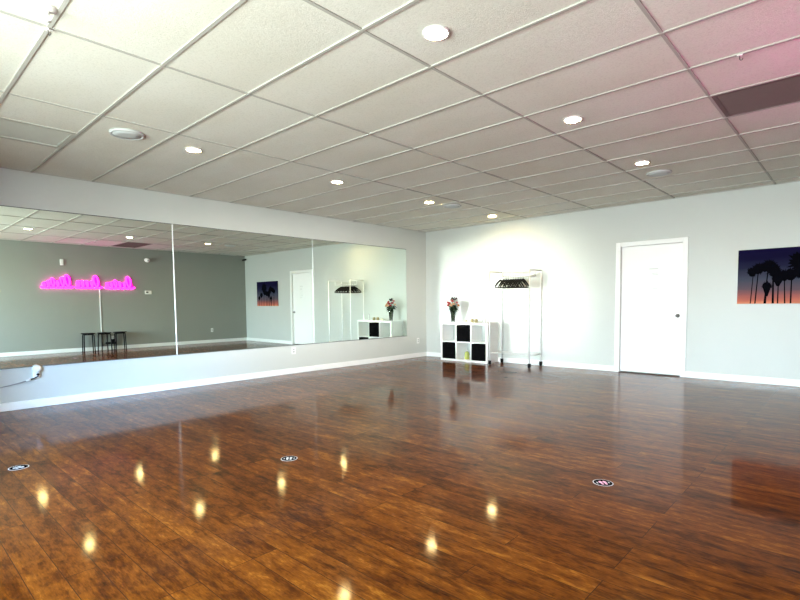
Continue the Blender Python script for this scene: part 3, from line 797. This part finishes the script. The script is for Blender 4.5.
# stools
def stool(loc, rz, label, first=[None]):
    if first[0] is None:
        r = thing('round_stool', label, 'stool', loc, rz, 'black stools under the neon sign')
        MB().lathe([(0.0, 0.452), (0.150, 0.452), (0.158, 0.455), (0.161, 0.462), (0.158, 0.469), (0.148, 0.472), (0.0, 0.470)], n=40).build('seat', M['blackplastic'], r)
        for k in range(4):
            a = PI/4 + k*PI/2
            pts = [(0.02, 0.444), (0.10, 0.444), (0.128, 0.440), (0.145, 0.425), (0.150, 0.40), (0.158, 0.20), (0.166, 0.006)]
            lg = MB().tube([(math.cos(a)*p, math.sin(a)*p, z) for p, z in pts], 0.0135, 10)
            lg.lathe([(0.0, 0.0), (0.016, 0.0), (0.016, 0.014), (0.0, 0.016)], (math.cos(a)*0.166, math.sin(a)*0.166, 0), 'Z', 12)
            lg.build('leg', M['blacksteel'], r)
        MB().tube([(0.118*math.cos(2*PI*k/32), 0.118*math.sin(2*PI*k/32), 0.43) for k in range(32)], 0.007, 8, closed=True).build('ring_brace', M['blacksteel'], r)
        first[0] = r; return r
    return dup(first[0], loc, label, rz)
stool((W-0.24, -4.56, 0), 0.1, 'black backless round stool seen in the mirror, left of the three')
stool((W-0.23, -4.19, 0), -0.1, 'black backless round stool seen in the mirror, middle of the three')
stool((W-0.22, -3.82, 0), 0.15, 'black backless round stool seen in the mirror, right of the three')
# wall fittings on the right wall
ws = thing('wall_sensor', 'small white rectangular sensor above the neon sign, seen in the mirror', 'sensor', (W, -5.0, 2.24))
MB().rbox(-0.035, -0.036, -0.075, 0.0, 0.036, 0.075, 0.008, 3).build('sensor_body', M['plastic'], ws)
MB().rbox(-0.038, -0.022, -0.05, -0.034, 0.022, -0.01, 0.001).build('sensor_lens', M['plastic'], ws)
dm = thing('dome_camera', 'white ball camera high on the grey wall, seen in the mirror above the sign end', 'camera', (W, -3.0, 2.405))
MB().lathe([(0.0, 0.0), (0.055, 0.0), (0.055, -0.020), (0.045, -0.028), (0.0, -0.028)], (0, 0, 0), 'X', 24).build('mount_base', M['plastic'], dm)
MB().ball((-0.068, 0, -0.01), 0.058, (1, 1, 1), 22, 14).build('camera_ball', M['plastic'], dm)
MB().lathe([(0.0, 0.0), (0.020, 0.0), (0.018, -0.008), (0.0, -0.010)], (-0.120, 0, -0.02), 'X', 16).build('camera_lens', M['greyplastic'], dm)
th = thing('thermostat', 'white thermostat with dark screen, seen in the mirror just right of the neon sign', 'thermostat', (W, -2.99, 1.515))
MB().rbox(-0.026, -0.085, -0.050, 0.0, 0.085, 0.050, 0.006, 2).build('thermostat_body', M['plastic'], th)
MB().rbox(-0.029, -0.062, -0.012, -0.025, 0.0, 0.022, 0.001).build('screen', M['blackplastic'], th)
# corner camera
sc_ = thing('security_camera', 'small black and white security camera in the ceiling corner, seen in the mirror', 'camera', (W-0.10, -0.0, 2.585))
MB().lathe([(0.0, 0.0), (0.030, 0.0), (0.030, -0.012), (0.012, -0.018), (0.010, -0.05), (0.0, -0.05)], (0, 0, 0), 'Y', 18).build('bracket', M['plastic'], sc_)
cm = MB(); cm.tube([(-0.06, -0.055, -0.005), (0.05, -0.085, -0.022)], 0.026, 18); tag(cm.build('camera_body', M['blackplastic'], sc_), 'black camera body')
cm = MB(); cm.tube([(0.048, -0.0845, -0.0217), (0.075, -0.092, -0.026)], 0.025, 18); tag(cm.build('camera_front', M['blackplastic'], sc_), 'black lens hood')

# ------------------------------------------------------------------ light
SKY, SKY_SPOT = 44.0, 3.0
w = bpy.data.worlds.new('daylight'); SC.world = w; w.use_nodes = True
nt = w.node_tree; bg = nt.nodes['Background']
tc = nt.nodes.new('ShaderNodeTexCoord'); sp = nt.nodes.new('ShaderNodeSeparateXYZ'); cr = nt.nodes.new('ShaderNodeValToRGB')
mr = nt.nodes.new('ShaderNodeMapRange'); mr.inputs['From Min'].default_value = -0.5; mr.inputs['From Max'].default_value = 0.6
nt.links.new(tc.outputs['Generated'], sp.inputs[0]); nt.links.new(sp.outputs['Z'], mr.inputs['Value']); nt.links.new(mr.outputs[0], cr.inputs[0])
e = cr.color_ramp.elements
e[0].position = 0.0; e[0].color = (0.46, 0.50, 0.46, 1); e[1].position = 1.0; e[1].color = (0.50, 0.74, 1.0, 1)
k = e.new(0.42); k.color = (0.62, 0.68, 0.64, 1); k = e.new(0.48); k.color = (0.85, 0.98, 0.98, 1); k = e.new(0.62); k.color = (0.78, 1.0, 1.15, 1)
# added bright spot low in the unseen sky, aimed to light the back wall
dp = nt.nodes.new('ShaderNodeVectorMath'); dp.operation = 'DOT_PRODUCT'
AZ, EL = math.radians(35.0), math.radians(1.0)
dp.inputs[1].default_value = (math.sin(AZ)*math.cos(EL), -math.cos(AZ)*math.cos(EL), math.sin(EL))
nt.links.new(tc.outputs['Generated'], dp.inputs[0])
m2 = nt.nodes.new('ShaderNodeMapRange'); m2.interpolation_type = 'SMOOTHSTEP'
m2.inputs['From Min'].default_value = math.cos(math.radians(9)); m2.inputs['From Max'].default_value = math.cos(math.radians(2.5))
m2.inputs['To Max'].default_value = SKY_SPOT
nt.links.new(dp.outputs['Value'], m2.inputs['Value'])
ad = nt.nodes.new('ShaderNodeMix'); ad.data_type = 'RGBA'; ad.blend_type = 'ADD'; ad.inputs['Factor'].default_value = 1.0
nt.links.new(cr.outputs['Color'], ad.inputs['A']); nt.links.new(m2.outputs[0], ad.inputs['B'])
# added blue glow in the unseen sky, tints the near left wall
d3 = nt.nodes.new('ShaderNodeVectorMath'); d3.operation = 'DOT_PRODUCT'
A3, E3 = math.radians(66), math.radians(16)
d3.inputs[1].default_value = (math.sin(A3)*math.cos(E3), -math.cos(A3)*math.cos(E3), math.sin(E3))
nt.links.new(tc.outputs['Generated'], d3.inputs[0])
m3 = nt.nodes.new('ShaderNodeMapRange'); m3.interpolation_type = 'SMOOTHSTEP'
m3.inputs['From Min'].default_value = math.cos(math.radians(28)); m3.inputs['From Max'].default_value = math.cos(math.radians(8))
nt.links.new(d3.outputs['Value'], m3.inputs['Value'])
a3 = nt.nodes.new('ShaderNodeMix'); a3.data_type = 'RGBA'; a3.blend_type = 'ADD'
nt.links.new(m3.outputs[0], a3.inputs['Factor']); nt.links.new(ad.outputs['Result'], a3.inputs['A']); a3.inputs['B'].default_value = (0.55, 1.25, 2.3, 1)
nt.links.new(a3.outputs['Result'], bg.inputs['Color']); bg.inputs['Strength'].default_value = SKY
for i, (a, b_) in enumerate(WIN):
    ld = bpy.data.lights.new('window_portal', 'AREA'); ld.shape = 'RECTANGLE'; ld.size = b_-a; ld.size_y = WZ1-WZ0
    ld.cycles.is_portal = True
    lo = bpy.data.objects.new('window_portal', ld); COL.objects.link(lo)
    lo.location = ((a+b_)/2, -D-0.02, (WZ0+WZ1)/2); lo.rotation_euler = (PI/2, 0, 0)

# ------------------------------------------------------------------ camera
cd = bpy.data.cameras.new('camera'); co = bpy.data.objects.new('camera', cd); COL.objects.link(co); SC.camera = co
FPX = 497.322; yaw, pitch, roll = 0.7477637, -0.0617747, -0.0106789
cd.sensor_fit = 'HORIZONTAL'; cd.sensor_width = 36.0; cd.lens = FPX/800*36.0
cd.shift_x = 0.0; cd.shift_y = 34.396/800
cd.clip_start = 0.05
cy_, sy_ = math.cos(yaw), math.sin(yaw); cp_, sp_ = math.cos(pitch), math.sin(pitch)
fw_ = Vector((-sy_*cp_, cy_*cp_, sp_)); ri = Vector((cy_, sy_, 0)); up = ri.cross(fw_)
cr_, sr_ = math.cos(roll), math.sin(roll)
r2 = ri*cr_ + up*sr_; u2 = ri*(-sr_) + up*cr_
mw = Matrix((( r2.x, u2.x, -fw_.x, 6.99938), (r2.y, u2.y, -fw_.y, -8.40319), (r2.z, u2.z, -fw_.z, 1.15678), (0, 0, 0, 1)))
co.matrix_world = mw

SC.view_settings.view_transform = 'Standard'; SC.view_settings.look = 'None'
SC.view_settings.gamma = 1.0; SC.view_settings.use_curve_mapping = False
SC.view_settings.exposure = 0.62
cyc = SC.cycles
cyc.use_denoising = True; cyc.denoising_input_passes = 'RGB_ALBEDO_NORMAL'
cyc.max_bounces = 14; cyc.diffuse_bounces = 8; cyc.glossy_bounces = 8; cyc.transparent_max_bounces = 12
cyc.sample_clamp_indirect = 0.0; cyc.blur_glossy = 0.3
